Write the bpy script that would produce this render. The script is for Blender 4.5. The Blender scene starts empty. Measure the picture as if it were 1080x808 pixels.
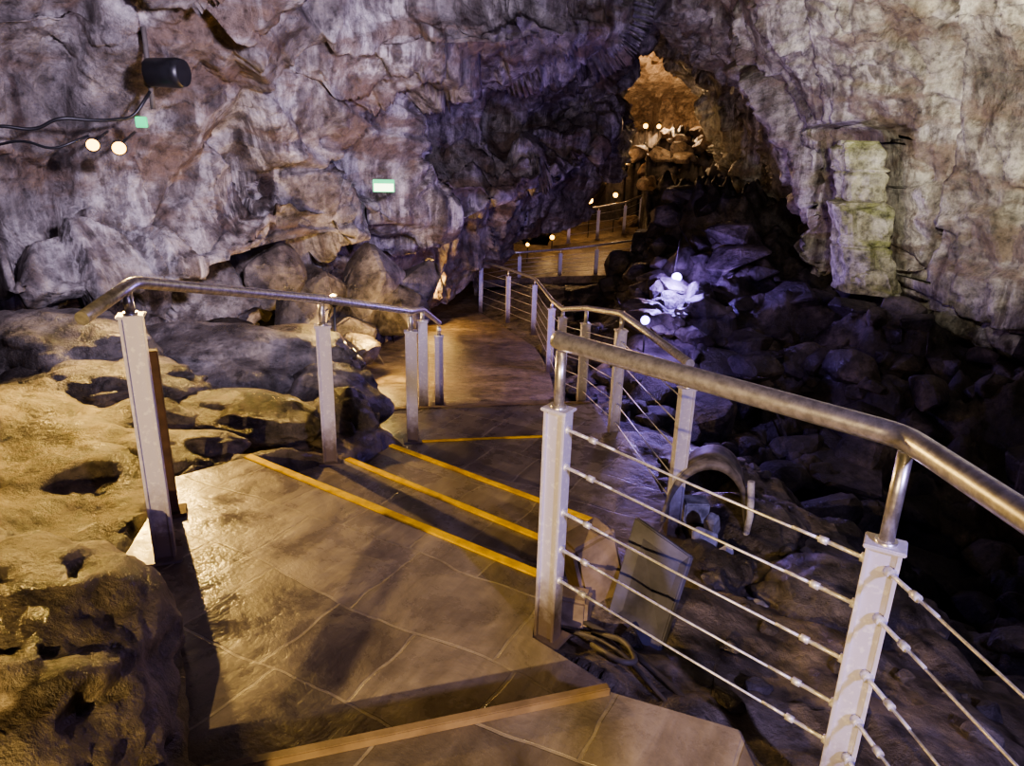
import bpy, bmesh, math, random
import numpy as np
from mathutils import Vector, Matrix, noise
random.seed(7)
SC=bpy.context.scene
COL=SC.collection

# ---------------------------------------------------------------- helpers
def link(o,parent=None):
    COL.objects.link(o)
    if parent: o.parent=parent
    return o
def empty(name):
    e=bpy.data.objects.new(name,None); e.empty_display_size=.2
    return link(e)
def mesh_obj(name,verts,faces,mat=None,parent=None,smooth=False):
    m=bpy.data.meshes.new(name); m.from_pydata([tuple(v) for v in verts],[],faces); m.update()
    if mat: m.materials.append(mat)
    if smooth: m.polygons.foreach_set("use_smooth",[True]*len(m.polygons))
    return link(bpy.data.objects.new(name,m),parent)
def bm_obj(name,bm,mat=None,parent=None,smooth=False):
    m=bpy.data.meshes.new(name); bm.to_mesh(m); bm.free()
    for k in (mat if isinstance(mat,list) else [mat]):
        if k: m.materials.append(k)
    if smooth: m.polygons.foreach_set("use_smooth",[True]*len(m.polygons))
    return link(bpy.data.objects.new(name,m),parent)
def add_box(bm,c,s,rot=None,mi=0,bev=0):
    r=bmesh.ops.create_cube(bm,size=1)
    M=Matrix.Translation(c)@(rot.to_4x4() if rot else Matrix())@Matrix.Diagonal((s[0],s[1],s[2],1))
    bmesh.ops.transform(bm,matrix=M,verts=r['verts'])
    fs={f for v in r['verts'] for f in v.link_faces}
    for f in fs: f.material_index=mi
    if bev:
        es=list({e for v in r['verts'] for e in v.link_edges})
        bmesh.ops.bevel(bm,geom=es,offset=bev,segments=2,affect='EDGES')
def add_tube(bm,pts,r,seg=12,mi=0,caps=True):
    pts=[Vector(p) for p in pts]; rings=[]; n=len(pts)
    up=Vector((0,0,1))
    for i,p in enumerate(pts):
        if i==0: t=(pts[1]-p).normalized()
        elif i==n-1: t=(p-pts[i-1]).normalized()
        else:
            a=(p-pts[i-1]).normalized(); b=(pts[i+1]-p).normalized(); t=(a+b)
            t=t.normalized() if t.length>1e-6 else a
        ref=up if abs(t.z)<.95 else Vector((0,1,0))
        s=t.cross(ref).normalized(); w=s.cross(t).normalized()
        rr=r[i] if isinstance(r,(list,tuple)) else r
        rings.append([bm.verts.new(p+(s*math.cos(j*2*math.pi/seg)+w*math.sin(j*2*math.pi/seg))*rr) for j in range(seg)])
    for i in range(n-1):
        for j in range(seg):
            f=bm.faces.new((rings[i][j],rings[i][(j+1)%seg],rings[i+1][(j+1)%seg],rings[i+1][j])); f.material_index=mi; f.smooth=True
    if caps:
        f=bm.faces.new(rings[0][::-1]); f.material_index=mi
        f=bm.faces.new(rings[-1]); f.material_index=mi
def round_path(pts,rad=.06,n=5):
    pts=[Vector(p) for p in pts]; out=[pts[0]]
    for i in range(1,len(pts)-1):
        p=pts[i]; a=(pts[i-1]-p); b=(pts[i+1]-p)
        ra=min(rad,a.length*.4); rb=min(rad,b.length*.4)
        A=p+a.normalized()*ra; B=p+b.normalized()*rb
        for k in range(n+1):
            t=k/n; out.append(A*(1-t)**2+p*2*t*(1-t)+B*t*t)
    out.append(pts[-1]); return out

# ---------------------------------------------------------------- materials
def new_mat(name):
    m=bpy.data.materials.new(name); m.use_nodes=True
    nt=m.node_tree; b=nt.nodes['Principled BSDF']; return m,nt,b
def N(nt,t,**kw):
    n=nt.nodes.new(t)
    for k,v in kw.items():
        if k in n.inputs: n.inputs[k].default_value=v
        else: setattr(n,k,v)
    return n
def ramp(nt,fac,stops):
    r=nt.nodes.new('ShaderNodeValToRGB'); e=r.color_ramp.elements
    while len(e)<len(stops): e.new(.5)
    for i,(p,c) in enumerate(stops):
        e[i].position=p; e[i].color=(*c,1) if len(c)==3 else c
    nt.links.new(fac,r.inputs[0]); return r.outputs[0]
def mix(nt,f,a,b,mode='MIX'):
    m=nt.nodes.new('ShaderNodeMix'); m.data_type='RGBA'; m.blend_type=mode
    for s,v in ((m.inputs[0],f),(m.inputs[6],a),(m.inputs[7],b)):
        if hasattr(v,'is_linked'): nt.links.new(v,s)
        elif isinstance(v,(int,float)): s.default_value=v
        else: s.default_value=(*v,1)
    return m.outputs[2]
def mathn(nt,op,a,b=0.):
    m=nt.nodes.new('ShaderNodeMath'); m.operation=op
    for s,v in ((m.inputs[0],a),(m.inputs[1],b)):
        if hasattr(v,'is_linked'): nt.links.new(v,s)
        else: s.default_value=v
    return m.outputs[0]
def coords(nt,scale=(1,1,1),rot=(0,0,0)):
    tc=nt.nodes.new('ShaderNodeTexCoord'); mp=nt.nodes.new('ShaderNodeMapping')
    mp.inputs['Scale'].default_value=scale; mp.inputs['Rotation'].default_value=rot
    nt.links.new(tc.outputs['Object'],mp.inputs[0]); return mp.outputs[0]
def noise_t(nt,vec,scale,detail=8,rough=.6,dist=0):
    n=N(nt,'ShaderNodeTexNoise',Scale=scale,Detail=detail,Roughness=rough,Distortion=dist)
    nt.links.new(vec,n.inputs['Vector']); return n.outputs['Fac']
def rock_mat(name,stops,streak=None,stain=None,patch=None,bump=.06,rough=(.35,.75),scale=1.2,spec=.5,zs=1.,pits=False,fine=1.,bscale=2.6):
    m,nt,b=new_mat(name)
    v=coords(nt,(1,1,zs))
    n1=noise_t(nt,v,scale,6,.68,.3)
    c=ramp(nt,n1,stops)
    if streak:
        s2=noise_t(nt,v,.55,2,.5)
        s=noise_t(nt,coords(nt,(3.6,3.6,.20)),1.4,4,.65,.3)
        f=mathn(nt,'MULTIPLY',ramp(nt,s,[(.50,(0,0,0)),(.60,(1,1,1))]),ramp(nt,s2,[(.42,(0,0,0)),(.57,(1,1,1))]))
        c=mix(nt,mathn(nt,'MULTIPLY',f,.75),c,streak)
        if stain:
            f=mathn(nt,'MULTIPLY',ramp(nt,s,[(.38,(1,1,1)),(.49,(0,0,0))]),ramp(nt,n1,[(.35,(1,1,1)),(.65,(.3,.3,.3))]))
            c=mix(nt,mathn(nt,'MULTIPLY',f,.85),c,stain)
    if patch:
        p=noise_t(nt,coords(nt,(.8,.8,2.4),(.25,.1,0)),.9,5,.65,.4)
        c=mix(nt,mathn(nt,'MULTIPLY',ramp(nt,p,[(.50,(0,0,0)),(.60,(1,1,1))]),.8),c,patch)
    g=noise_t(nt,v,8,5,.75)
    lo=1-.75*fine; hi=1+.5*fine
    c=mix(nt,1.,c,ramp(nt,g,[(.32,(lo,lo*.97,lo*.97)),(.5,(.93,.93,.93)),(.72,(hi,hi*.98,hi*.95))]),'MULTIPLY')
    if pits:
        pt=noise_t(nt,v,4.5,3,.6,.3)
        c=mix(nt,1.,c,ramp(nt,pt,[(.31,(.2,.17,.15)),(.42,(1,1,1))]),'MULTIPLY')
    nt.links.new(c,b.inputs['Base Color'])
    h=noise_t(nt,v,bscale,9,.70,.15)
    H=mathn(nt,'ADD',h,mathn(nt,'MULTIPLY',g,.25))
    bp=N(nt,'ShaderNodeBump',Strength=1.,Distance=bump*2.4); nt.links.new(H,bp.inputs['Height']); nt.links.new(bp.outputs[0],b.inputs['Normal'])
    r=ramp(nt,n1,[(.35,(rough[0],)*3),(.65,(rough[1],)*3)])
    nt.links.new(r,b.inputs['Roughness']); b.inputs['Specular IOR Level'].default_value=spec
    return m
M_wallL=rock_mat('cave_limestone_grey',[(.30,(.055,.047,.044)),(.42,(.155,.137,.128)),(.54,(.29,.262,.248)),(.70,(.60,.56,.53))],streak=(.72,.68,.65),stain=(.065,.042,.034),patch=(.19,.13,.09),bump=.036,scale=1.5,fine=.9,rough=(.3,.65),bscale=4.2)
M_wallR=rock_mat('cave_limestone_pale',[(.30,(.06,.052,.036)),(.42,(.20,.178,.132)),(.54,(.38,.35,.28)),(.70,(.66,.63,.52))],streak=(.72,.69,.57),stain=(.085,.056,.038),patch=(.21,.155,.105),bump=.036,scale=1.4,fine=.9,rough=(.3,.65),bscale=4.2)
M_far=rock_mat('cave_rock_ochre',[(.3,(.12,.07,.045)),(.5,(.40,.30,.21)),(.7,(.68,.56,.43))],bump=.1)
M_ground=rock_mat('cave_floor_clay',[(.3,(.06,.048,.038)),(.46,(.165,.137,.105)),(.6,(.29,.245,.185)),(.75,(.46,.40,.31))],bump=.026,rough=(.3,.65),scale=2.0,pits=True,fine=.9)
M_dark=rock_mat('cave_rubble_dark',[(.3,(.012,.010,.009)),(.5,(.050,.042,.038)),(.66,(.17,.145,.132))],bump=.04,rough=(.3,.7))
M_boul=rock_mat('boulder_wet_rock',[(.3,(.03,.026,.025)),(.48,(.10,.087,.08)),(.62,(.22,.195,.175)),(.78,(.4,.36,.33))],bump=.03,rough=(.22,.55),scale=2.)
M_pillar=rock_mat('flowstone_mossy_cream',[(.3,(.15,.145,.07)),(.48,(.42,.41,.27)),(.7,(.72,.70,.55))],patch=(.28,.31,.09),bump=.04,scale=2.5)
M_path=rock_mat('worn_path_clay',[(.3,(.10,.075,.045)),(.5,(.22,.17,.115)),(.7,(.36,.295,.21))],bump=.012,rough=(.3,.6),scale=2.)

def paving(name):
    m,nt,b=new_mat(name)
    tc=nt.nodes.new('ShaderNodeTexCoord'); mp=nt.nodes.new('ShaderNodeMapping')
    mp.inputs['Rotation'].default_value=(0,0,.50); mp.inputs['Location'].default_value=(.35,.18,0)
    nt.links.new(tc.outputs['Object'],mp.inputs[0]); v=mp.outputs[0]
    nn=N(nt,'ShaderNodeTexNoise',Scale=1.5,Detail=3.); nt.links.new(v,nn.inputs['Vector'])
    sb=nt.nodes.new('ShaderNodeVectorMath'); sb.operation='MULTIPLY_ADD'; sb.inputs[1].default_value=(.18,.18,0)
    nt.links.new(nn.outputs['Color'],sb.inputs[0]); nt.links.new(v,sb.inputs[2])
    br=nt.nodes.new('ShaderNodeTexBrick'); br.offset=.38; br.squash=.62; br.squash_frequency=2; br.offset_frequency=2
    for k,val in (('Scale',1.),('Mortar Size',.007),('Mortar Smooth',.3),('Bias',0.),('Brick Width',.66),('Row Height',.44)): br.inputs[k].default_value=val
    br.inputs['Color1'].default_value=(.0,.0,.0,1); br.inputs['Color2'].default_value=(1,1,1,1); br.inputs['Mortar'].default_value=(.5,.5,.5,1)
    nt.links.new(sb.outputs[0],br.inputs['Vector'])
    joint=br.outputs['Fac']
    base=ramp(nt,br.outputs['Color'],[(.0,(.165,.142,.118)),(.5,(.22,.192,.155)),(1.,(.30,.265,.218))])
    n=noise_t(nt,v,3.0,7,.7,.3)
    c=mix(nt,1.,base,ramp(nt,n,[(.32,(.62,.59,.55)),(.5,(.97,.95,.92)),(.68,(1.35,1.31,1.25))]),'MULTIPLY')
    lay=nt.nodes.new('ShaderNodeMapping'); lay.inputs['Scale'].default_value=(7,1.0,1); nt.links.new(v,lay.inputs[0])
    ly=noise_t(nt,lay.outputs[0],1.3,4,.55,.4)
    c=mix(nt,.5,c,mix(nt,1.,c,ramp(nt,ly,[(.38,(.62,.59,.56)),(.6,(1.28,1.28,1.28))]),'MULTIPLY'))
    jn=noise_t(nt,v,9,3,.6)
    c=mix(nt,mathn(nt,'MULTIPLY',joint,ramp(nt,jn,[(.3,(.1,.1,.1)),(.65,(.85,.85,.85))])),c,(.42,.37,.28))
    nt.links.new(c,b.inputs['Base Color'])
    H=mathn(nt,'ADD',mathn(nt,'MULTIPLY',n,.65),mathn(nt,'MULTIPLY',ly,.25)); H=mathn(nt,'ADD',H,mathn(nt,'MULTIPLY',joint,-.2)); H=mathn(nt,'ADD',H,mathn(nt,'MULTIPLY',jn,.18))
    bp=N(nt,'ShaderNodeBump',Strength=.85,Distance=.017); nt.links.new(H,bp.inputs['Height']); nt.links.new(bp.outputs[0],b.inputs['Normal'])
    r=ramp(nt,n,[(.38,(.14,)*3),(.60,(.46,)*3)]); nt.links.new(r,b.inputs['Roughness'])
    return m
M_pave=paving('flagstone_paving')
def simple(name,col,rough=.5,metal=0.,em=None,es=0,nz=None,bump=0,lo=.72):
    m,nt,b=new_mat(name)
    b.inputs['Roughness'].default_value=rough; b.inputs['Metallic'].default_value=metal
    v=coords(nt); n=noise_t(nt,v,nz or 14,4,.6)
    nt.links.new(ramp(nt,n,[(.35,tuple(x*lo for x in col)),(.6,tuple(min(1,x*1.12) for x in col))]),b.inputs['Base Color'])
    if bump:
        bp=N(nt,'ShaderNodeBump',Strength=.6,Distance=bump); nt.links.new(n,bp.inputs['Height']); nt.links.new(bp.outputs[0],b.inputs['Normal'])
    if em:
        b.inputs['Emission Color'].default_value=(*em,1); b.inputs['Emission Strength'].default_value=es
    return m
M_steel=simple('brushed_steel',(.84,.82,.80),.34,.85,nz=40)
M_cable=simple('steel_cable',(.88,.88,.92),.4,.4,nz=60)
def post_mat():
    m,nt,b=new_mat('galvanised_post_metal')
    tc=nt.nodes.new('ShaderNodeTexCoord'); sx=nt.nodes.new('ShaderNodeSeparateXYZ'); nt.links.new(tc.outputs['Generated'],sx.inputs[0])
    v=coords(nt); n=noise_t(nt,v,22,5,.65)
    z=mathn(nt,'ADD',sx.outputs[2],mathn(nt,'MULTIPLY',n,.25))
    dirt=ramp(nt,z,[(.22,(1,1,1)),(.46,(0,0,0))])
    spl=ramp(nt,noise_t(nt,v,40,3,.6),[(.55,(0,0,0)),(.66,(1,1,1))])
    c=mix(nt,mathn(nt,'MULTIPLY',spl,.6),(.64,.63,.78),(.94,.94,1.))
    c=mix(nt,mathn(nt,'MULTIPLY',dirt,.9),c,(.10,.065,.04)); nt.links.new(c,b.inputs['Base Color'])
    b.inputs['Roughness'].default_value=.42; b.inputs['Metallic'].default_value=.1
    return m
M_post=post_mat()
M_rust=simple('rusty_iron',(.09,.05,.03),.7,.3,bump=.004)
M_yellow=simple('yellow_nosing_paint',(.95,.62,.02),.45,nz=9,bump=.004,lo=.65)
M_brownstrip=simple('worn_nosing_strip',(.26,.19,.11),.5,nz=9,bump=.004)
M_black=simple('black_plastic',(.015,.015,.017),.4)
M_hose=simple('grey_conduit',(.13,.115,.10),.55)
M_slab=simple('slate_slab',(.12,.12,.18),.6,nz=5,bump=.012,lo=.5)
M_green=simple('green_sign_plastic',(.02,.4,.15),.4,em=(.03,.7,.25),es=1.4)
M_signw=simple('sign_lit_panel',(.9,.9,.8),.4,em=(.75,1.,.45),es=4.)
M_warmlens=simple('warm_lens',(1,.7,.3),.3,em=(1.,.50,.08),es=9)
M_coollens=simple('cool_lens',(.6,.55,1),.3,em=(.30,.22,1.),es=12)
M_whiteplast=simple('white_plastic',(.62,.62,.66),.5,lo=.4)

# ---------------------------------------------------------------- cave walls
W=[
[(-7.0,-2,.2),(-6.9,-2,1.3),(-6.6,-2,2.2),(-6.0,-2,2.8)],
[(-6.9,2,.3),(-6.6,2,1.3),(-6.3,2,2.1),(-5.7,2,2.7)],
[(-6.3,4.4,.38),(-5.9,4.2,1.35),(-5.6,4.1,2.0),(-5.1,3.9,2.6)],
[(-4.98,5.80,0.35),(-4.91,6.00,1.28),(-4.66,5.90,1.99),(-4.25,5.60,2.72)],
[(-4.29,6.30,0.37),(-4.47,6.80,1.06),(-4.29,6.80,2.04),(-3.82,6.30,2.85)],
[(-3.54,7.20,0.31),(-3.61,7.60,1.20),(-3.40,7.40,2.09),(-3.01,6.80,2.95)],
[(-2.69,8.50,0.50),(-2.78,9.00,1.34),(-2.58,8.60,2.36),(-2.22,7.60,3.11)],
[(-1.81,10.40,0.50),(-1.87,10.9,1.40),(-1.70,10.7,2.35),(-1.41,8.7,3.33)],
[(-1.13,11.8,.60),(-1.24,13.8,1.5),(-1.24,13.6,2.30),(-.86,9.0,3.39)],
[(-.10,13,.90),(-.13,15.8,1.83),(-.15,15.2,2.65),(-.13,9.5,3.5)],
[(1.01,15,1.12),(1.04,17.6,2.24),(.86,16.3,3.05),(.60,10.6,3.72)],
[(1.85,17,1.69),(1.85,17.9,2.69),(1.60,16.2,3.40),(1.28,12,3.98)],
[(2.55,19,2.62),(2.50,18.8,3.28),(2.3,17.5,3.85),(1.89,14.,4.35)],
[(2.95,18,4.0),(2.8,17,4.05),(2.6,16,4.22),(2.39,15,4.52)],
[(4.0,17,3.75),(3.75,16,3.85),(3.4,15,4.1),(3.0,14,4.37)],
[(4.75,15.5,2.75),(4.4,14.8,3.1),(4.0,14,3.6),(3.45,13,4.2)],
[(4.85,14,1.15),(4.5,13.6,2.1),(4.05,13,3.10),(3.5,12,4.02)],
[(5.1,12,.30),(4.75,11.8,1.68),(4.45,11.5,2.73),(3.85,10.5,3.77)],
[(5.73,10.8,-.12),(5.42,10.8,1.48),(5.05,10.5,2.57),(4.35,9.5,3.62)],
[(6.6,9.2,-.5),(6.21,9.3,1.35),(5.85,9.2,2.51),(5.16,8.5,3.46)],
[(7.4,7,-.8),(7.1,7,1.2),(6.8,7,2.4),(6.0,6.6,3.3)],
[(8.0,4,-.8),(7.8,4,1.2),(7.5,4,2.3),(6.8,4,3.2)],
[(8.3,1,-.8),(8.1,1,1.2),(7.8,1,2.3),(7.2,1,3.2)],
[(8.3,-2,-.8),(8.1,-2,1.2),(7.8,-2,2.3),(7.2,-2,3.2)]]
LEDGE={7:(-1.49,8.9,2.58),8:(-.88,9.1,2.62),9:(-.115,9.5,2.68),10:(.64,10.7,2.95),11:(1.29,12.2,3.30)}
B0={12:(3.35,23.2,1.9),13:(3.6,23.2,3.70),14:(4.4,23.2,3.45),15:(5.2,23.2,2.9),16:(5.9,23.0,1.6)}
cols=[]
for i,c in enumerate(W):
    l=Vector(c[0]); t=Vector(c[3])
    if i<=2: out=Vector((-1,.2,0))
    elif i>=20: out=Vector((1,.2,0))
    else: out=Vector((.15 if i>11 else -.15,1,0)).normalized()
    b0=l+out*2.6+Vector((0,0,-1.9)); b1=l+out*1.5+Vector((0,0,-.25))
    if i in B0:
        b0=Vector(B0[i]); mid=(b0+l)/2; ctr=Vector((4.2,20.5,2.1)); rd=(mid-ctr); rd.y=0
        b1=mid+rd.normalized()*.45
    inn=Vector((-t.x*.25,-2.2,.75)); inn2=Vector((-t.x*.5,-5.5,1.0))
    if i<=2 or i>=20: inn=Vector((-t.x*.3,-.6,.7)); inn2=Vector((-t.x*.7,-1.2,1.))
    led=Vector(LEDGE[i]) if i in LEDGE else (Vector(c[2])+t)/2
    cols.append([b0,b1,l,Vector(c[1]),Vector(c[2]),led,t,t+inn,t+inn2])
A=np.array([[list(p) for p in c] for c in cols])
def cr(Ar,axis,sub):
    Ar=np.moveaxis(Ar,axis,0); n=Ar.shape[0]; out=[]
    for i in range(n-1):
        p0=Ar[max(i-1,0)];p1=Ar[i];p2=Ar[i+1];p3=Ar[min(i+2,n-1)]
        m1=(p2-p0)*.35; m2=(p3-p1)*.35
        for k in range(sub):
            t=k/sub
            out.append((2*t**3-3*t**2+1)*p1+(t**3-2*t*t+t)*m1+(-2*t**3+3*t*t)*p2+(t**3-t*t)*m2)
    out.append(Ar[-1]); return np.moveaxis(np.array(out),0,axis)
SU,SV=34,38
Gd=cr(cr(A,0,SU),1,SV)
def sst(a,b,x):
    t=np.clip((x-a)/(b-a),0,1); return t*t*(3-2*t)
def hrand(s,k):
    a=math.sin(s.x*127.1+s.y*311.7+s.z*74.7+k*57.3)*43758.5453; return (a-math.floor(a))*2-1
def facet(w,tilt,step,soft=.16):
    F,S=noise.voronoi(w)
    s=S[0]; rv=Vector((hrand(s,1),hrand(s,2),hrand(s,3)))
    k=min(1.,(F[1]-F[0])/soft); k=k*k*(3-2*k)
    return (rv.dot(w-s)*tilt+hrand(s,4)*step)*(.35+.65*k)-.045*(1-k)*step*8
du=np.gradient(Gd,axis=0); dv=np.gradient(Gd,axis=1)
nrm=np.cross(du,dv); nrm/=np.linalg.norm(nrm,axis=2,keepdims=True)+1e-9
nc,nr=Gd.shape[:2]
def rockdisp(p,big=1.):
    q=Vector((p[0],p[1],p[2]))
    a=noise.noise(q*.5+Vector((3,1,7)))*.34*big
    o=Vector((noise.noise(q*1.1),noise.noise(q*1.1+Vector((9,2,4))),noise.noise(q*1.1+Vector((1,7,3)))))*.06
    w=Vector((q.x,q.y,q.z*.42))+o
    b=facet(w*.62,.66,.21,.05)
    w2=Vector((q.x+.3*q.z,q.y,q.z*.55))+o*.6
    c=facet(w2*1.6,.20,.06,.06)
    w3=Vector((q.x-.15*q.z,q.y,q.z*.7))+o*.5
    c+=facet(w3*3.6,.07,.018,.09)
    s=q.z*1.9+q.x*.25+noise.noise(q*.6)*1.2; fr=s-math.floor(s)
    e=(min(1,fr/.9)-(max(0,fr-.9)/.1))*.12*max(0.,min(1.,.5+noise.noise(q*.45+Vector((5,5,5)))*2.5))
    d=noise.fractal(q*3.4,.8,2.1,4)*.016
    return a+b+c+d+e-.09
P=Gd.copy()
for i in range(nc):
    for j in range(nr):
        P[i,j]+=nrm[i,j]*rockdisp(Gd[i,j])
X,Y,Zz=P[...,0],P[...,1],P[...,2]
xl=5.0-.17*Zz
m=sst(xl-.16,xl-.10,X)*(1-sst(xl+.80,xl+.88,X))*(1-sst(2.06,2.16,Zz+.35*np.abs(X-xl-.35)**1.5))*sst(8,9,Y)*(Y<12.6)*(Zz>-.7)
P[...,1]=P[...,1]+m*(12.7-P[...,1])*.95
cut=13*SU
def wall(name,i0,i1,mat):
    V=P[i0:i1+1].reshape(-1,3); h=nr; w=i1-i0+1
    F=[(a*h+b,(a+1)*h+b,(a+1)*h+b+1,a*h+b+1) for a in range(w-1) for b in range(h-1)]
    return mesh_obj(name,V.tolist(),F,mat,smooth=True)
wall('wall_left',0,cut,M_wallL); wall('wall_right',cut,nc-1,M_wallR)
nx,nz=120,70; V=[]
for i in range(nx+1):
    for j in range(nz+1):
        a=i/nx; z=-2.5+9.0*j/nz
        x=-5+17*a; y=31.5-5.*abs(a*2-1.15)**2-max(0,z-3.0)**1.5*1.6
        d=rockdisp((x,y,z),1.6); V.append((x,y-d*1.8,z))
F=[(a*(nz+1)+b,(a+1)*(nz+1)+b,(a+1)*(nz+1)+b+1,a*(nz+1)+b+1) for a in range(nx) for b in range(nz)]
mesh_obj('wall_back',V,F,M_far)

# ---------------------------------------------------------------- terrain
T=[(-2.6,3.8,.1),(-3,4.1,.2),(-2.8,4.6,.15),(-4.5,4.5,.2),(-1.9,3.2,0),(-2.2,2.2,.1),(-3,2,.3),(-1.75,4.1,-.04),(-1.5,4.8,-.15),(-3.5,6,.1),(-2.5,6.5,-.35),(-1.7,6,-.5),(-1.7,7.2,-.85),(-3,8,-.4),(-2.8,9.5,-.9),(-3.8,10,-.8),(-2.6,11,-1.25),(-2.6,13,-1.55),(-2.5,16,-1.8),(-2.5,20,-1.85),(-6,6,0),(-6,2,.3),(-5,10,-.5),(-5,16,-.8),(-1.6,2.8,-.02),(-1.4,2.2,0),
(-.5,1,-.1),(-.6,2.6,-.15),(-.3,3.6,-.4),(-.1,4.6,-.7),(0,5.6,-.85),(-.3,6.3,-.95),(-.4,7.5,-1.05),(-.6,9,-1.3),(-.8,10.5,-1.5),(-.9,12.5,-1.72),(-1.2,15,-1.98),(-1.5,19,-2.1),
(.45,2.1,-.04),(.45,2.7,-.12),(.7,2.8,-.17),(.8,3.4,-.38),(.5,3.3,-.3),(1.0,2.2,-.12),(1.3,2,-.15),(1.6,1.2,-.2),(.8,1.5,-.05),(1.5,2.6,-.3),(1.3,3.6,-.5),(1.3,4.6,-.55),(2,3,-.4),(2.4,3,-.6),(2.1,4.4,-.65),(1.7,5.4,-.65),(1.2,5.8,-.7),(1.0,7,-.9),(1.0,8.5,-1.2),(.9,10,-1.6),(.9,13,-1.9),
(3.3,3,-2),(3.2,4.7,-2.2),(2.6,6.3,-1.8),(2.2,7.8,-1.5),(4.2,6,-2.2),(5,4.5,-2.2),(4,8,-1.8),(3.4,9.3,-1.3),(1.8,9.1,-.85),(2,9.6,-.68),(2.86,11,-.62),(2.67,12,-.7),(4,10,-1.3),(5,9,-1.2),(6,8.5,-.9),(6.8,8,-.8),(4.5,11.5,-.5),(5.5,10.2,-.5),(3.8,13.5,.1),(4.2,16,.8),(3,14.5,-.9),(1.5,15,-1.95),(2,18,-1.7),(3,22,-1.4),(3.8,17.5,-.4),(4.8,20,.6),(4.6,24.5,1.2),(6,26,1.7),(5.5,29,1.8),(1.5,25.5,-.7),(0,22,-1.7),(-.5,26,-1.1),(3,27,.3),
(7.5,5,-1.4),(8,2,-1.2),(2,-1,-.2),(4,0,-1.8),(3.4,1.2,-1.6),(-1,-1,.0),(-4,-1,.3),(-6.5,-1,.3),(8,14,.5),(8,22,1.5),(-5,27,-.5)]
T=np.array(T)
def th(x,y):
    x=np.asarray(x,float);y=np.asarray(y,float)
    d2=(x[...,None]-T[:,0])**2+(y[...,None]-T[:,1])**2
    w=1/(d2+.02)**1.9
    return (w*T[:,2]).sum(-1)/w.sum(-1)
RL=[(-1.3,6.5,-.85),(-1.45,7.3,-.9),(-2.0,8.8,-1.13),(-2.27,10.7,-1.41),(-1.95,12.8,-1.65),(-1.85,16.5,-1.94),(-1.87,19.5,-1.98),(-1.2,21.5,-1.8)]
RR=[(.6,6.75,-.85),(.5,7.5,-.93),(.5,9.6,-1.25),(.38,11.5,-1.5),(-.02,13.2,-1.69),(-.75,15.6,-1.9),(-.95,18,-1.97),(.4,19.2,-1.7)]
NP=[(-1.05,1.45),(.33,1.9),(.72,1.75),(.9,-1.2),(-1.2,-1.2)]
LP=[(-1.15,1.36),(.36,1.85),(.38,2.12),(.12,2.36),(.16,2.795),(-1.53,3.93),(-1.86,3.62),(-1.72,2.8),(-1.5,2.2),(-1.3,1.7)]
T1=[(-1.55,3.88),(.12,2.75),(.24,2.95),(.25,3.34),(-1.05,4.30)]
T2=[(-1.05,4.22),(.2,3.30),(.45,3.45),(.56,3.85),(-.87,4.91),(-1.05,4.5)]
T3=[(-.9,4.85),(.5,3.82),(.8,3.55),(1.12,3.95),(1.0,5.70),(-.76,5.36)]
T4=[(-.85,5.28),(.97,5.60),(.80,6.86),(-1.3,6.48),(-1.05,5.6)]
PF=[(-1.0,17.2),(1.1,17.8),(3.1,18.2),(4.1,25.2),(1.3,24.5),(.9,21.0),(-1.2,21.3)]
def inpoly(x,y,poly,g=0.):
    cx=sum(p[0] for p in poly)/len(poly); cy=sum(p[1] for p in poly)/len(poly)
    inside=np.zeros(x.shape,bool); n=len(poly)
    pts=[((p[0]-cx)*(1+g)+cx,(p[1]-cy)*(1+g)+cy) for p in poly]
    j=n-1
    for i in range(n):
        xi,yi=pts[i];xj,yj=pts[j]
        c=((yi>y)!=(yj>y))&(x<(xj-xi)*(y-yi)/(yj-yi+1e-12)+xi); inside^=c; j=i
    return inside
nx,ny=380,460
u=np.linspace(0,1,nx+1); xs=-7.5+16*u
v=np.linspace(0,1,ny+1); ys=-1.5+ 9*v+24.5*v**2.2
XX,YY=np.meshgrid(xs,ys,indexing='ij'); ZZ=th(XX,YY)
rough=.06+.30*sst(2.0,3.0,XX)*sst(0,2,YY)+.10*sst(5,7,YY)*(1-sst(-2.2,-1.5,XX))+.25*sst(14,18,YY)*sst(1.5,4,XX)
rough=np.where((XX>-2.4)&(XX<.7)&(YY>6)&(YY<22),.02,rough)
for i in range(nx+1):
    for j in range(ny+1):
        p=Vector((XX[i,j],YY[i,j],0)); r=rough[i,j]
        d=noise.fractal(p*1.6,.9,2.1,5)*r
        if r>.09:
            F=noise.voronoi(p*1.7+Vector((0,0,ZZ[i,j]*.8)))[0]; d+=(.45-F[0])*r*1.6
        else:
            d+=noise.fractal(p*5,.8,2.1,4)*.020+(facet(p*1.5,.07,.02) if p.x<-1.2 or p.x>.4 else 0)
            k=noise.noise(p*4.0)+.4*noise.noise(p*11)
            if p.x<-1.3: d-=.07*max(0,k-.28)
        ZZ[i,j]+=d
ZZ-=.40*np.exp(-(((XX+2.0)/.46)**2+((YY-4.30)/.16)**2))
for poly,z,g in ((NP,.17,.06),(LP,0,.02),(T1,-.17,.0),(T2,-.34,.0),(T3,-.51,.04),(T4,-.68,.04)):
    msk=inpoly(XX,YY,poly,g); ZZ=np.where(msk,np.minimum(ZZ,z-.10),ZZ)
ry=[p[1] for p in RL]
zl=np.interp(YY,ry,[p[2] for p in RL]); xle=np.interp(YY,ry,[p[0] for p in RL]); xre=np.interp(YY,[p[1] for p in RR],[p[0] for p in RR])
msk=(XX>xle-.05)&(XX<xre+.05)&(YY>6.4)&(YY<21.5); ZZ=np.where(msk,np.minimum(ZZ,zl-.10),ZZ)
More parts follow.
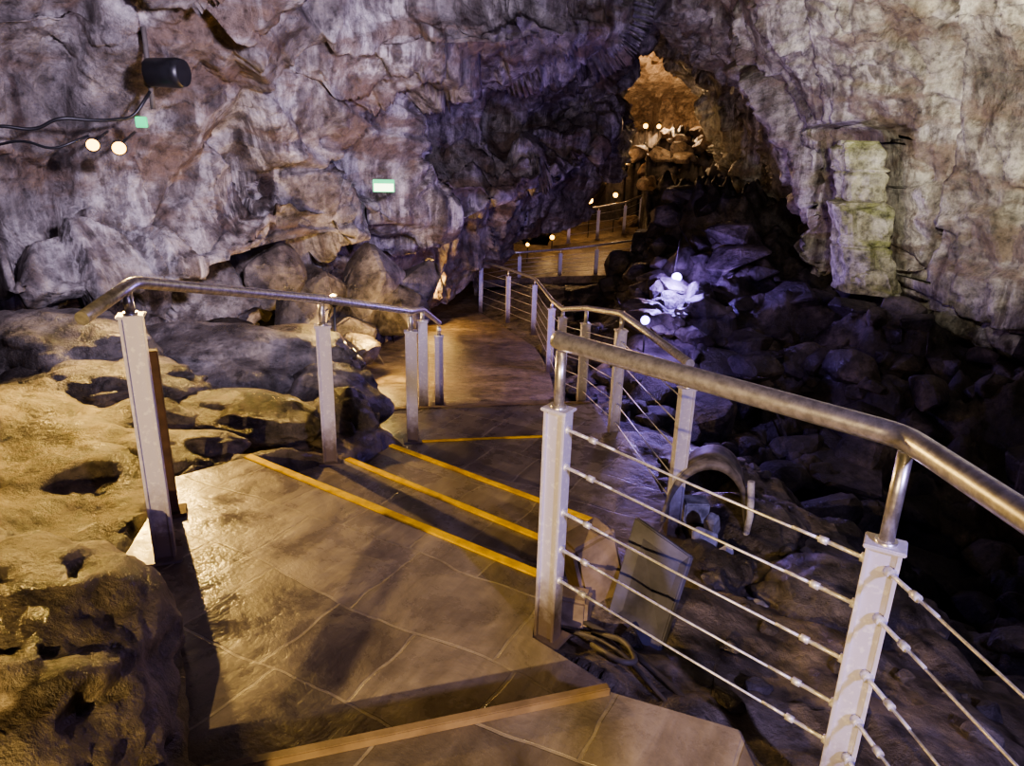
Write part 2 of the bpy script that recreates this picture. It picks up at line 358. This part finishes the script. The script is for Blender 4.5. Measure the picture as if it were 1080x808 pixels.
zp=np.interp(YY,[17,25],[-1.55,-.85]); msk=inpoly(XX,YY,PF,.03); ZZ=np.where(msk,np.minimum(ZZ,zp-.12),ZZ)
V=np.stack([XX,YY,ZZ],-1).reshape(-1,3)
F=[(a*(ny+1)+b,(a+1)*(ny+1)+b,(a+1)*(ny+1)+b+1,a*(ny+1)+b+1) for a in range(nx) for b in range(ny)]
fl=mesh_obj('floor',V.tolist(),F,M_ground,smooth=True)
fl.data.materials.append(M_dark); fl.data.materials.append(M_boul)
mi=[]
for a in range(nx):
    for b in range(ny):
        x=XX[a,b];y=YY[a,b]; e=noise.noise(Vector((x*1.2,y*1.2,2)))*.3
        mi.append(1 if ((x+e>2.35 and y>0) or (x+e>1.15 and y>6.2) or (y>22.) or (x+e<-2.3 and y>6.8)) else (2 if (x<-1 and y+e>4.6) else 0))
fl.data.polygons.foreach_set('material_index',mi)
def theight(x,y):
    i=int(round((x+7.5)/16*nx)); j=int(np.argmin(abs(ys-y))); return float(ZZ[max(0,min(nx,i)),j])

# ---------------------------------------------------------------- paving slabs
def prism(name,poly,z,th_,mat,parent=None,bev=.012):
    bm=bmesh.new(); vs=[bm.verts.new((p[0],p[1],z)) for p in poly]; f=bm.faces.new(vs)
    if f.normal.z<0: f.normal_flip()
    r=bmesh.ops.extrude_face_region(bm,geom=[f]); nv=[g for g in r['geom'] if isinstance(g,bmesh.types.BMVert)]
    bmesh.ops.translate(bm,verts=nv,vec=(0,0,-th_)); bmesh.ops.recalc_face_normals(bm,faces=bm.faces)
    te=[e for e in bm.edges if all(abs(v.co.z-z)<1e-5 for v in e.verts)]
    if bev: bmesh.ops.bevel(bm,geom=te,offset=bev,segments=2,affect='EDGES')
    return bm_obj(name,bm,mat,parent)
ST=empty('flagstone_stairs')
prism('top_landing',NP,.17,.3,M_pave,ST); prism('landing',LP,0,.3,M_pave,ST); prism('tread_1',T1,-.17,.3,M_pave,ST)
prism('tread_2',T2,-.34,.3,M_pave,ST); prism('lower_landing',T3,-.51,.3,M_pave,ST); prism('tread_3',T4,-.68,.3,M_pave,ST)
def nosing(name,a,b,z,w,mat,off=.0,h=.012):
    a=Vector((*a,z));b=Vector((*b,z)); d=(b-a).normalized(); ln=(b-a).length
    ang=math.atan2(d.y,d.x); nrm_=Vector((-d.y,d.x,0))
    bm=bmesh.new(); add_box(bm,(a+b)/2-nrm_*(w/2+off)+Vector((0,0,h/2-.002)),(ln,w,h),Matrix.Rotation(ang,3,'Z'),bev=.003)
    bm_obj(name,bm,mat,ST)
nosing('nosing_1',(-1.53,3.93),(.155,2.80),0,.05,M_yellow); nosing('nosing_2',(-1.03,4.285),(.235,3.35),-.17,.045,M_yellow)
nosing('nosing_3',(-.86,4.90),(.555,3.86),-.34,.045,M_yellow)
nosing('nosing_4',(-.74,5.36),(.5,5.58),-.51,.03,M_yellow); nosing('nosing_5',(-1.25,6.49),(.78,6.85),-.68,.05,M_brownstrip)
nosing('nosing_6',(-1.02,1.465),(.33,1.895),.17,.03,M_brownstrip,h=.03)
bm=bmesh.new(); R_=[]
def dens(L,n=60):
    t=np.linspace(0,len(L)-1,n); k=np.arange(len(L)); a=np.array(L); return np.stack([np.interp(t,k,a[:,c]) for c in range(3)],-1)
a=dens(RL);b=dens(RR)
for i in range(60):
    row=[]
    for j in range(13):
        p=a[i]*(1-j/12)+b[i]*(j/12); p=p.copy(); p[2]+=noise.noise(Vector(p)*1.5)*.02
        row.append(bm.verts.new(p))
    R_.append(row)
for i in range(59):
    for j in range(12): bm.faces.new((R_[i][j],R_[i][j+1],R_[i+1][j+1],R_[i+1][j]))
bm_obj('floor_path',bm,M_path,None,True)
bm=bmesh.new()
vs=[bm.verts.new((p[0],p[1],float(np.interp(p[1],[17,25],[-1.55,-.85])))) for p in PF]; f=bm.faces.new(vs)
bmesh.ops.recalc_face_normals(bm,faces=[f]); r=bmesh.ops.extrude_face_region(bm,geom=[f])
bmesh.ops.translate(bm,verts=[g for g in r['geom'] if isinstance(g,bmesh.types.BMVert)],vec=(0,0,-.18))
bm_obj('viewing_platform',bm,M_path)

# ---------------------------------------------------------------- rocks
def boulder(name,c,s,mat,seed=0,rot=0.,amp=.22,sub=5,block=1.,pit=0.,fc=.16):
    bm=bmesh.new(); bmesh.ops.create_icosphere(bm,subdivisions=sub,radius=1)
    o=Vector((seed*3.1,seed*1.7,seed))
    for v_ in bm.verts:
        n=v_.co.normalized(); F=noise.voronoi(n*block*1.1+o)[0]
        d=1+amp*(noise.noise(n*1.3+o)*.9+(.5-F[0])*.9)+noise.fractal(n*4+o,.9,2.1,5)*.04+facet(n*1.8+o,fc,fc*.25)
        if pit:
            k=noise.noise(n*6+o)+.4*noise.noise(n*14+o); d-=pit*max(0,k-.2)
        q=n*d; v_.co=Vector((q.x*s[0],q.y*s[1],q.z*s[2]))
    bmesh.ops.transform(bm,matrix=Matrix.Translation(c)@Matrix.Rotation(rot,4,'Z'),verts=bm.verts)
    return bm_obj(name,bm,mat,None,True)
boulder('boulder',(-1.74,1.60,.02),(.78,.98,.60),M_ground,1,.1,sub=6,pit=.16,amp=.12,fc=.06)
boulder('boulder',(-2.45,6.3,-.25),(1.0,.75,.40),M_boul,2,.2)
boulder('boulder',(-1.55,5.9,-.42),(.5,.45,.34),M_boul,9,.5)
boulder('boulder',(-3.5,5.4,.12),(.75,.6,.34),M_boul,3,-.3)
boulder('boulder',(-1.28,4.95,-.28),(.33,.3,.30),M_boul,4,.3)
boulder('boulder',(-2.15,3.98,-.06),(.5,.26,.16),M_ground,5,.1)
boulder('boulder',(-1.9,4.75,-.12),(.62,.32,.19),M_boul,6,-.2)
boulder('boulder',(-2.9,4.9,.05),(.7,.35,.2),M_boul,16,.2)
boulder('boulder',(-4.5,4.6,.2),(.7,.5,.33),M_boul,7)
boulder('boulder',(1.55,4.25,-.62),(.38,.5,.26),M_boul,8)
boulder('boulder',(1.75,3.3,-.52),(.5,.45,.22),M_boul,10)
boulder('boulder',(1.12,3.50,-.50),(.24,.3,.18),M_boul,11)
def rubble(name,items,mat,seed=1):
    rnd=random.Random(seed); bm=bmesh.new()
    for (c,s) in items:
        tmp=bmesh.new()
        for k in range(15):
            p=Vector((rnd.gauss(0,1),rnd.gauss(0,1),rnd.gauss(0,1))).normalized()*rnd.uniform(.8,1.05)
            tmp.verts.new((p.x*s[0],p.y*s[1],p.z*s[2]))
        bmesh.ops.convex_hull(tmp,input=tmp.verts)
        bmesh.ops.delete(tmp,geom=[v_ for v_ in tmp.verts if not v_.link_faces],context='VERTS')
        bmesh.ops.bevel(tmp,geom=tmp.edges[:],offset=min(s)*.09,segments=1,affect='EDGES')
        bmesh.ops.transform(tmp,matrix=Matrix.Translation(c)@Matrix.Rotation(rnd.uniform(0,6),4,'Z')@Matrix.Rotation(rnd.uniform(-.4,.4),4,'X'),verts=tmp.verts)
        me=bpy.data.meshes.new('t'); tmp.to_mesh(me); tmp.free(); bm.from_mesh(me); bpy.data.meshes.remove(me)
    return bm_obj(name,bm,mat)
rubble('angular_boulder_stack',[((-2.0,10.1,-.3),(.65,.5,.75)),((-1.55,9.9,-.65),(.45,.45,.5)),((-2.6,9.7,-.3),(.6,.5,.55)),((-1.45,10.4,-.2),(.4,.4,.6)),((-3.1,9.2,0),(.6,.5,.5)),((-2.2,9.4,-.8),(.5,.4,.4)),((-1.9,8.6,-.75),(.35,.3,.25)),((-2.6,8.5,-.3),(.5,.4,.4))],M_boul,3)
rnd=random.Random(11)
it=[]
while len(it)<420:
    x=rnd.uniform(1.6,7.2); y=rnd.uniform(2.5,21)
    if x<2.5 and y<6: continue
    if x<1.8 and y>9: continue
    if x>4.+max(0,(13-y)*.5) and y>9.5: continue
    if 17<y and x<4.2: continue
    s=rnd.choice([.12,.18,.25,.35,.5]) * rnd.uniform(.8,1.2)*(1 if y>5 else .6)
    it.append(((x,y,theight(x,y)+s*.15),(s*rnd.uniform(.8,1.3),s*rnd.uniform(.7,1.1),s*rnd.uniform(.5,.8))))
rubble('rubble_slope',it,M_dark,5)
it=[]
for k in range(60):
    x=rnd.uniform(-3.4,-1.9)+0; y=rnd.uniform(10.5,21); s=rnd.uniform(.1,.35); it.append(((x-.3,y,theight(x-.3,y)+s*.2),(s,s,s*.7)))
for k in range(70):
    x=rnd.uniform(.8,1.5); y=rnd.uniform(7,16); s=rnd.uniform(.06,.22); it.append(((x,y,theight(x,y)+s*.2),(s,s,s*.7)))
rubble('rubble_path_edge',it,M_dark,6)
it=[]
for k in range(26):
    x=rnd.uniform(-1.,1.0); y=rnd.uniform(22.2,25.8); s=rnd.uniform(.15,.45); it.append(((x,y,theight(x,y)+s*.2),(s,s,s*.7)))
rubble('far_rubble',it,M_dark,16)
it=[]
for k in range(110):
    x=rnd.uniform(.5,2.3); y=rnd.uniform(1.3,5.6)
    if x<1.15 and 3.5<y: continue
    s=rnd.choice([.02,.03,.05,.08])*rnd.uniform(.7,1.2); it.append(((x,y,theight(x,y)+s*.2),(s,s,s*.6)))
rubble('loose_stones',it,M_boul,8)
it=[]
for k in range(46):
    t=rnd.random(); s=rnd.uniform(.04,.12); x=1.95+1.0*t+rnd.uniform(-.16,.16); y=9.4+1.8*t+rnd.uniform(-.15,.15)
    it.append(((x,y,-.62+.1*t+rnd.uniform(-.05,.06)),(s*1.2,s,s*.6)))
rubble('pale_ledge_rock',it,M_boul,2)
it=[]
for k in range(45):
    x=rnd.uniform(3.2,7); y=rnd.uniform(23,27.5); s=rnd.uniform(.2,.7); it.append(((x,y,theight(x,y)+s*.2),(s,s,s*.6)))
rubble('passage_boulders',it,M_far,9)

# flowstone pillar standing in the niche
bm=bmesh.new()
segs=90; rr=44; rows=[]
JT=[-.35,.35,1.0,1.42,1.86]
def blkof(z):
    for k in range(4):
        if z<JT[k+1]: return k
    return 3
WD=[.36,.33,.30,.27]; OX=[.02,-.02,.02,-.03]
for j in range(segs+1):
    z=-.35+2.21*j/segs; x0=5.0-.17*z; row=[]; bk=blkof(z); dj=min(abs(z-q) for q in JT[1:4])
    pin=.05*max(0,1-dj/.04); top=max(0,(z-1.74)/.12)*.06
    for i in range(rr):
        a_=i/rr*2*math.pi; c_,s_=math.cos(a_),math.sin(a_)
        k=1/(abs(c_)**6+abs(s_)**6)**(1/6)
        px=x0+.34+OX[bk]+c_*WD[bk]*k; py=11.50-(px-4.63)*.35+s_*.30*k
        q=Vector((px,py,z)); d=noise.fractal(q*2.5,.8,2.1,5)*.05+facet(q*2.2,.12,.04)-pin-top
        row.append(bm.verts.new((px+c_*d,py+s_*d,z)))
    rows.append(row)
for j in range(segs):
    for i in range(rr): bm.faces.new((rows[j][i],rows[j][(i+1)%rr],rows[j+1][(i+1)%rr],rows[j+1][i]))
bm.faces.new(rows[-1])
bm_obj('flowstone_pillar',bm,M_pillar,None,False)

# ---------------------------------------------------------------- railings
def post(bm,x,y,zb,zt,zr,ang,w=.085,d=.06):
    R=Matrix.Rotation(ang,3,'Z'); h=zt-zb; zc=(zb+zt)/2
    for sx in (-1,1): add_box(bm,Vector((x,y,zc))+R@Vector((sx*(w/2-.005),0,0)),(.012,d,h),R,0,bev=.002)
    add_box(bm,Vector((x,y,zc)),(w-.01,d*.55,h),R,0)
    add_box(bm,(x,y,zt+.004),(w+.018,d+.02,.012),R,0,bev=.003)
    add_box(bm,(x,y,zb+.006),(w+.06,d+.07,.014),R,0,bev=.003)
def stem(bm,x,y,zt,top):
    add_tube(bm,[(x,y,zt),(x,y,zt+.02)],.028,14)
    add_tube(bm,[(x,y,zt+.015),(top[0],top[1],top[2]-.02)],.019,12)
def railing(name,posts,rail,rr=.029,cz=None,fit=True,cabr=.0042,ext=None):
    E=empty(name)
    for i,p in enumerate(posts):
        bm=bmesh.new(); post(bm,*p[:6]); bm_obj('post_%d'%(i+1),bm,M_post,E)
        bm=bmesh.new(); stem(bm,p[0],p[1],p[3],(p[0],p[1],p[4])); bm_obj('stem_%d'%(i+1),bm,M_steel,E)
    bm=bmesh.new(); add_tube(bm,round_path(rail,.05),rr,20); bm_obj('handrail',bm,M_steel,E)
    if cz:
        k=0; chain=posts+([ext] if ext else [])
        for f in cz:
            bm=bmesh.new()
            for a,b in zip(chain[:-1],chain[1:]):
                A=Vector((a[0],a[1],a[2]+(a[3]-a[2])*f)); B=Vector((b[0],b[1],b[2]+(b[3]-b[2])*f))
                d=(B-A).normalized(); L=(B-A).length
                A2=A+d*.04; B2=B-d*.04
                add_tube(bm,[A2,(A2+B2)/2-Vector((0,0,.004*L)),B2],cabr,6)
                if fit:
                    for S,sg in ((A2,1),(B2,-1)):
                        add_tube(bm,[S,S+d*sg*.10],.0065,8); add_tube(bm,[S+d*sg*.10,S+d*sg*.125],.011,8)
                        add_tube(bm,[S-d*sg*.01,S+d*sg*.012],.014,8); add_tube(bm,[S+d*sg*.125,S+d*sg*.20],.005,8)
            k+=1; bm_obj('cable_%d'%k,bm,M_cable,E)
    return E
railing('stair_railing',[(-1.53,2.83,0,1.11,1.235,.35),(-1.14,4.22,-.17,.72,.873,.25),(-.78,5.36,-.51,.39,.537,.2),(-.86,6.7,-.80,.13,.25,.1),(-.76,7.2,-.90,-.15,-.02,.1)],
 [(-1.49,2.44,1.20),(-1.50,2.83,1.25),(-1.12,4.22,.885),(-.78,5.36,.55),(-.86,6.7,.25),(-.76,7.25,-.02)],rr=.025)
railing('stair_railing',[(.165,2.38,-.02,.935,1.17,-.6),(.99,1.68,-.12,.85,1.14,-.5)],
 [(.145,2.395,1.19),(.165,2.378,1.185),(.985,1.69,1.155),(1.04,1.25,1.15),(1.12,.2,1.17)],rr=.032,cz=[.94,.79,.60,.44,.30],ext=(1.12,.1,-.05,.95))
FR=[(1.03,4.05,-.55,.45,.594,.2),(.87,5.73,-.68,.35,.48,.2),(.70,6.9,-.80,.10,.25,.2),(.52,7.6,-.95,-.02,.07,.2),(.50,9.5,-1.27,-.37,-.26,.1),(.37,13.3,-1.75,-.82,-.70,.1),(-.13,14.5,-1.85,-.9,-.76,.3),(-.74,15.7,-1.93,-.96,-.82,.2),(-.95,17.6,-1.98,-1.1,-.97,.1),
 (.1,17.6,-1.6,-1.0,-.9,0),(1.1,17.95,-1.52,-.95,-.85,.2),(2.0,18.1,-1.5,-.85,-.75,.2),(2.9,18.3,-1.48,-.75,-.63,.2)]
railing('walkway_railing',FR,[(p[0],p[1],p[4]+.01) for p in FR],rr=.027,cz=[.92,.75,.58,.4,.24],fit=False)
FB=[(1.5,21.2,-1.15,-.35,-.25,0),(2.4,21.9,-1.1,-.28,-.18,0),(3.3,22.8,-1.02,-.2,-.1,0),(4.0,24.2,-.93,-.1,0.,0)]
railing('walkway_railing',FB,[(p[0],p[1],p[4]+.01) for p in FB],rr=.03,cz=[.9,.6,.3],fit=False)
bm=bmesh.new(); add_box(bm,(-1.68,3.22,.42),(.07,.05,.86),Matrix.Rotation(.4,3,'Z'),bev=.004); add_box(bm,(-1.68,3.22,.01),(.14,.12,.02),Matrix.Rotation(.4,3,'Z'),bev=.003)
bm_obj('rusty_iron_post',bm,M_rust)
railing('offscreen_shadow_post',[(-.88,.25,.17,1.12,1.28,0)],[(-.88,.42,1.27),(-.88,.02,1.30)])  # unseen post added beside the camera to cast a shadow across the landing

# ---------------------------------------------------------------- objects by the rail
bm=bmesh.new()
q=[Vector((.43,2.66,-.16)),Vector((.62,2.44,-.14)),Vector((.79,2.74,.14)),Vector((.55,2.82,.28))]
n=(q[1]-q[0]).cross(q[3]-q[0]).normalized()*.035
lo=[bm.verts.new(p) for p in q]; hi=[bm.verts.new(p-n) for p in q]
bm.faces.new(lo);bm.faces.new(hi[::-1])
for i in range(4): bm.faces.new((lo[i],hi[i],hi[(i+1)%4],lo[(i+1)%4]))
bmesh.ops.recalc_face_normals(bm,faces=bm.faces); bmesh.ops.bevel(bm,geom=bm.edges[:],offset=.006,segments=2,affect='EDGES')
bm_obj('leaning_slate_slab',bm,M_slab)
bm=bmesh.new(); add_box(bm,(.38,2.80,.04),(.22,.15,.38),Matrix.Rotation(.5,3,'Z')@Matrix.Rotation(-.28,3,'Y'),bev=.018); add_box(bm,(.29,2.64,-.06),(.14,.12,.14),Matrix.Rotation(-.3,3,'Z'),bev=.015)
bm_obj('stone_block',bm,simple('cut_limestone_block',(.34,.27,.19),.6,nz=6,bump=.012,lo=.55))
E=empty('arched_lamp_hood')
bm=bmesh.new(); sg=20; n0=[]
for L in (0,1):
    for r_ in (.27,.24):
        n0.append([bm.verts.new((1.20+r_*math.cos(math.pi*k/sg)*(1-.1*L)+L*.12, 3.95+L*.42, -.38+(r_*1.5)*math.sin(math.pi*k/sg)*(1-.15*L))) for k in range(sg+1)])
o0,i0,o1,i1=n0
for k in range(sg):
    bm.faces.new((o0[k],o0[k+1],o1[k+1],o1[k])); bm.faces.new((i0[k],i1[k],i1[k+1],i0[k+1]))
    bm.faces.new((o0[k],i0[k],i0[k+1],o0[k+1])); bm.faces.new((o1[k],o1[k+1],i1[k+1],i1[k]))
bm.faces.new(i1)
bmesh.ops.recalc_face_normals(bm,faces=bm.faces)
bm_obj('hood_shell',bm,simple('weathered_grey_shell',(.24,.22,.20),.6,nz=8,bump=.01,lo=.35),E,True)
bm=bmesh.new(); add_tube(bm,[(1.44,3.92,-.58),(1.46,3.92,-.3),(1.44,3.93,-.08)],.022,8); add_box(bm,(1.2,4.2,-.42),(.16,.14,.14),bev=.01); bm_obj('hood_frame',bm,M_whiteplast,E)
rubble('pale_debris',[((1.16,3.80,-.42),(.11,.06,.12)),((1.22,3.85,-.34),(.06,.08,.10)),((1.08,3.70,-.46),(.09,.05,.06)),((1.26,3.70,-.42),(.07,.05,.07)),((1.3,3.2,-.42),(.10,.04,.03)),((1.05,3.6,-.45),(.05,.05,.03))],M_whiteplast,14)
E=empty('ground_conduit')
def gpath(pts,r): return round_path([(x,y,theight(x,y)+r+.006+dz) for x,y,dz in pts],.08)
for k,(pts,r) in enumerate([([(.30,2.62,.02),(.42,2.5,.01),(.50,2.32,0),(.62,2.15,0),(.78,1.9,0),(.9,1.6,0),(1.0,1.2,0)],.012),([(.24,2.56,.02),(.36,2.45,.02),(.46,2.27,.02),(.56,2.1,0),(.72,1.85,0),(.85,1.5,0),(.93,1.2,0)],.009),([(.34,2.36,0),(.43,2.22,.02),(.50,2.24,.02),(.47,2.40,.02),(.36,2.5,.02)],.012)]):
    bm=bmesh.new(); add_tube(bm,gpath(pts,r),r,8); bm_obj('conduit_%d'%(k+1),bm,M_hose,E)

# ---------------------------------------------------------------- lamps & fittings
def fixture(name,pos,aim,size=.09,lens=M_warmlens,stand=None,body=M_black):
    E=empty(name); pos=Vector(pos); d=(Vector(aim)-pos).normalized()
    bm=bmesh.new(); add_tube(bm,[pos-d*size*1.6,pos-d*size*1.2,pos-d*size*.15,pos],[size*.45,size*.8,size,size*1.08],20)
    bm_obj('housing',bm,body,E)
    bm=bmesh.new(); add_tube(bm,[pos+d*.001,pos+d*.012],[size*.9,size*.8],20); bm_obj('lens',bm,lens,E)
    if stand is not None:
        bm=bmesh.new(); add_tube(bm,[pos-d*size*.8,Vector(stand)],.012,8); bm_obj('bracket',bm,body,E)
    return E
def light(name,pos,col,power,typ='POINT',aim=None,ang=90,blend=.6,size=.1):
    L=bpy.data.lights.new(name,typ); L.color=col; L.energy=power; L.shadow_soft_size=size
    if typ=='SPOT': L.spot_size=math.radians(ang); L.spot_blend=blend
    o=bpy.data.objects.new(name,L); o.location=pos
    if aim is not None: o.rotation_euler=(Vector(aim)-Vector(pos)).to_track_quat('-Z','Y').to_euler()
    return link(o)
fixture('wall_floodlight',(-3.54,6.35,1.65),(-1,2,.0),.055,stand=(-3.75,7.0,1.75))
fixture('wall_floodlight',(-3.34,6.38,1.63),(-.6,2,.0),.06,stand=(-3.55,7.1,1.75))
light('floodlight_beam',(-3.38,6.22,1.66),(1,.64,.18),700,'SPOT',(-1.1,2.3,0),72,.6,.04)
light('floodlight_beam',(-3.54,6.2,1.66),(1,.66,.22),200,'SPOT',(-2.9,3.0,.1),62,.8,.05)
E=empty('wall_speaker')
bm=bmesh.new(); c=Vector((-3.08,6.85,2.25)); add_tube(bm,[c-Vector((.17,0,0)),c-Vector((.15,0,0)),c+Vector((.11,-.03,0)),c+Vector((.17,-.04,0))],[.09,.115,.125,.11],24); bm_obj('housing',bm,M_black,E)
bm=bmesh.new(); add_tube(bm,[(-3.28,6.95,2.62),(-3.28,6.95,1.95)],.022,10); add_box(bm,(-3.26,6.93,2.24),(.1,.08,.2),bev=.008); bm_obj('bracket',bm,M_hose,E)
bm=bmesh.new()
add_tube(bm,round_path([(-5.0,6.0,1.55),(-4.4,6.2,1.68),(-4.22,6.2,1.79),(-4.0,6.35,1.75),(-3.82,6.4,1.86),(-3.6,6.6,1.84),(-3.42,6.85,1.87),(-3.28,6.93,2.1)],.1),.014,8)
add_tube(bm,round_path([(-4.3,6.2,1.62),(-4.05,6.25,1.68),(-3.85,6.3,1.60),(-3.62,6.45,1.72)],.1),.011,8)
bm_obj('wall_cable',bm,M_black)
def sign(name,c,w,h,rz,panel=M_signw):
    E=empty(name); R=Matrix.Rotation(rz,3,'Z')
    bm=bmesh.new(); add_box(bm,c,(w,.05,h),R,bev=.006); bm_obj('case',bm,M_green,E)
    bm=bmesh.new(); add_box(bm,Vector(c)+R@Vector((0,-.028,-h*.12)),(w*.9,.008,h*.6),R); bm_obj('panel',bm,panel,E)
sign('emergency_exit_sign',(-1.76,9.9,1.13),.28,.16,.2)
sign('emergency_exit_sign',(-3.28,6.7,1.84),.09,.09,.2,M_green)
fixture('ground_uplighter',(-1.79,7.0,.26),(-2.3,6.6,1.),.06,stand=(-1.79,7.0,-.6)); light('uplighter_glow',(-1.8,6.98,.36),(1,.64,.18),40,size=.05)
fixture('ground_uplighter',(-1.62,14.0,-.55),(-1.3,12,-.9),.08,stand=(-1.7,14.1,-1.5)); light('uplighter_glow',(-1.45,13.5,-.9),(1,.60,.16),70,size=.05)
fixture('ground_uplighter',(-2.05,9.3,-.62),(-1.8,8.,-1.0),.05); light('uplighter_glow',(-1.7,8.6,-.45),(1,.64,.18),95,size=.05)
fixture('spotlight',(2.67,12,-.36),(0,0,1.5),.08,M_coollens,stand=(2.7,12.1,-.9)); light('blue_spot_glow',(2.60,11.7,-.25),(.38,.26,1),190,size=.06)
fixture('spotlight',(1.66,9,-.36),(0,0,1.5),.06,M_coollens,stand=(1.7,9.1,-1.1)); light('blue_spot_glow',(1.80,8.7,-.1),(.38,.26,1),110,size=.06)
fixture('walkway_lamp',(2.13,22,0),(1.5,18,-.3),.10,stand=(2.15,22.2,-1.3)); light('walkway_glow',(2.1,21.7,.2),(1,.58,.24),50,size=.08)
fixture('walkway_lamp',(1.0,20.5,-.9),(.5,17,-1),.07,stand=(1.0,20.6,-1.3)); light('walkway_glow',(.9,20.2,-.6),(1,.62,.28),14,size=.08)
fixture('walkway_lamp',(3.0,23.0,.1),(2,18,0),.08,stand=(3.0,23.1,-1.2)); fixture('walkway_lamp',(3.6,25.4,1.0),(2,18,1),.08,stand=(3.6,25.5,-.2)); fixture('walkway_lamp',(.3,19.0,-.9),(0,14,-.5),.05,stand=(.3,19.1,-1.7))
light('walkway_glow',(3.2,24.6,1.0),(1,.6,.28),26,size=.08)
fixture('passage_lamp',(4.3,26.4,2.15),(4.3,20,2),.09,stand=(4.35,26.6,1.4)); fixture('passage_lamp',(4.75,26.4,2.15),(4.6,20,2),.08,stand=(4.8,26.6,1.4))
light('passage_glow',(5.0,27.3,2.8),(1,.64,.34),520,size=.12); light('passage_glow',(4.5,22.8,1.8),(1,.66,.34),16,size=.1)
# cave show lighting
light('violet_wall_wash',(-.2,3.0,2.5),(.81,.71,1.),1750,'SPOT',(-3.8,8.0,1.7),82,.95,.15)
light('violet_wall_wash',(.1,6.0,2.2),(.82,.72,1.),420,'SPOT',(-.4,12,3.2),95,.9,.15)
light('pale_wall_wash',(2.6,5.0,2.0),(1.,.94,.82),2200,'SPOT',(6.3,9.6,3.1),76,.95,.15)
light('pale_wall_wash',(2.0,7.5,2.4),(.95,.90,1.),330,'SPOT',(3.4,12.5,4.6),66,.95,.15)
light('offscreen_warm_light',(-1.107,-1.6,1.82),(1,.70,.30),820,'SPOT',(-.25,3.0,-.1),56,.6,.02)  # added unseen behind the camera to throw the off-frame post's shadow forward
light('cool_rail_light',(1.9,-.8,2.1),(.52,.44,1.),430,'SPOT',(.8,4.2,.5),76,.8,.08)

w=bpy.data.worlds.new('cave_dark'); SC.world=w; w.use_nodes=True
w.node_tree.nodes['Background'].inputs[0].default_value=(.5,.42,.6,1); w.node_tree.nodes['Background'].inputs[1].default_value=.013
try: SC.view_settings.look='AgX - Medium High Contrast'
except Exception: pass

# ---------------------------------------------------------------- camera
cd=bpy.data.cameras.new('camera'); cam=link(bpy.data.objects.new('camera',cd)); cd.sensor_width=36; cd.lens=25.67; cd.clip_start=.05
cam.matrix_world=Matrix.Translation((0,0,1.85))@Matrix.Rotation(math.radians(71),4,'X')@Matrix.Rotation(math.radians(1.64),4,'Z')
SC.camera=cam
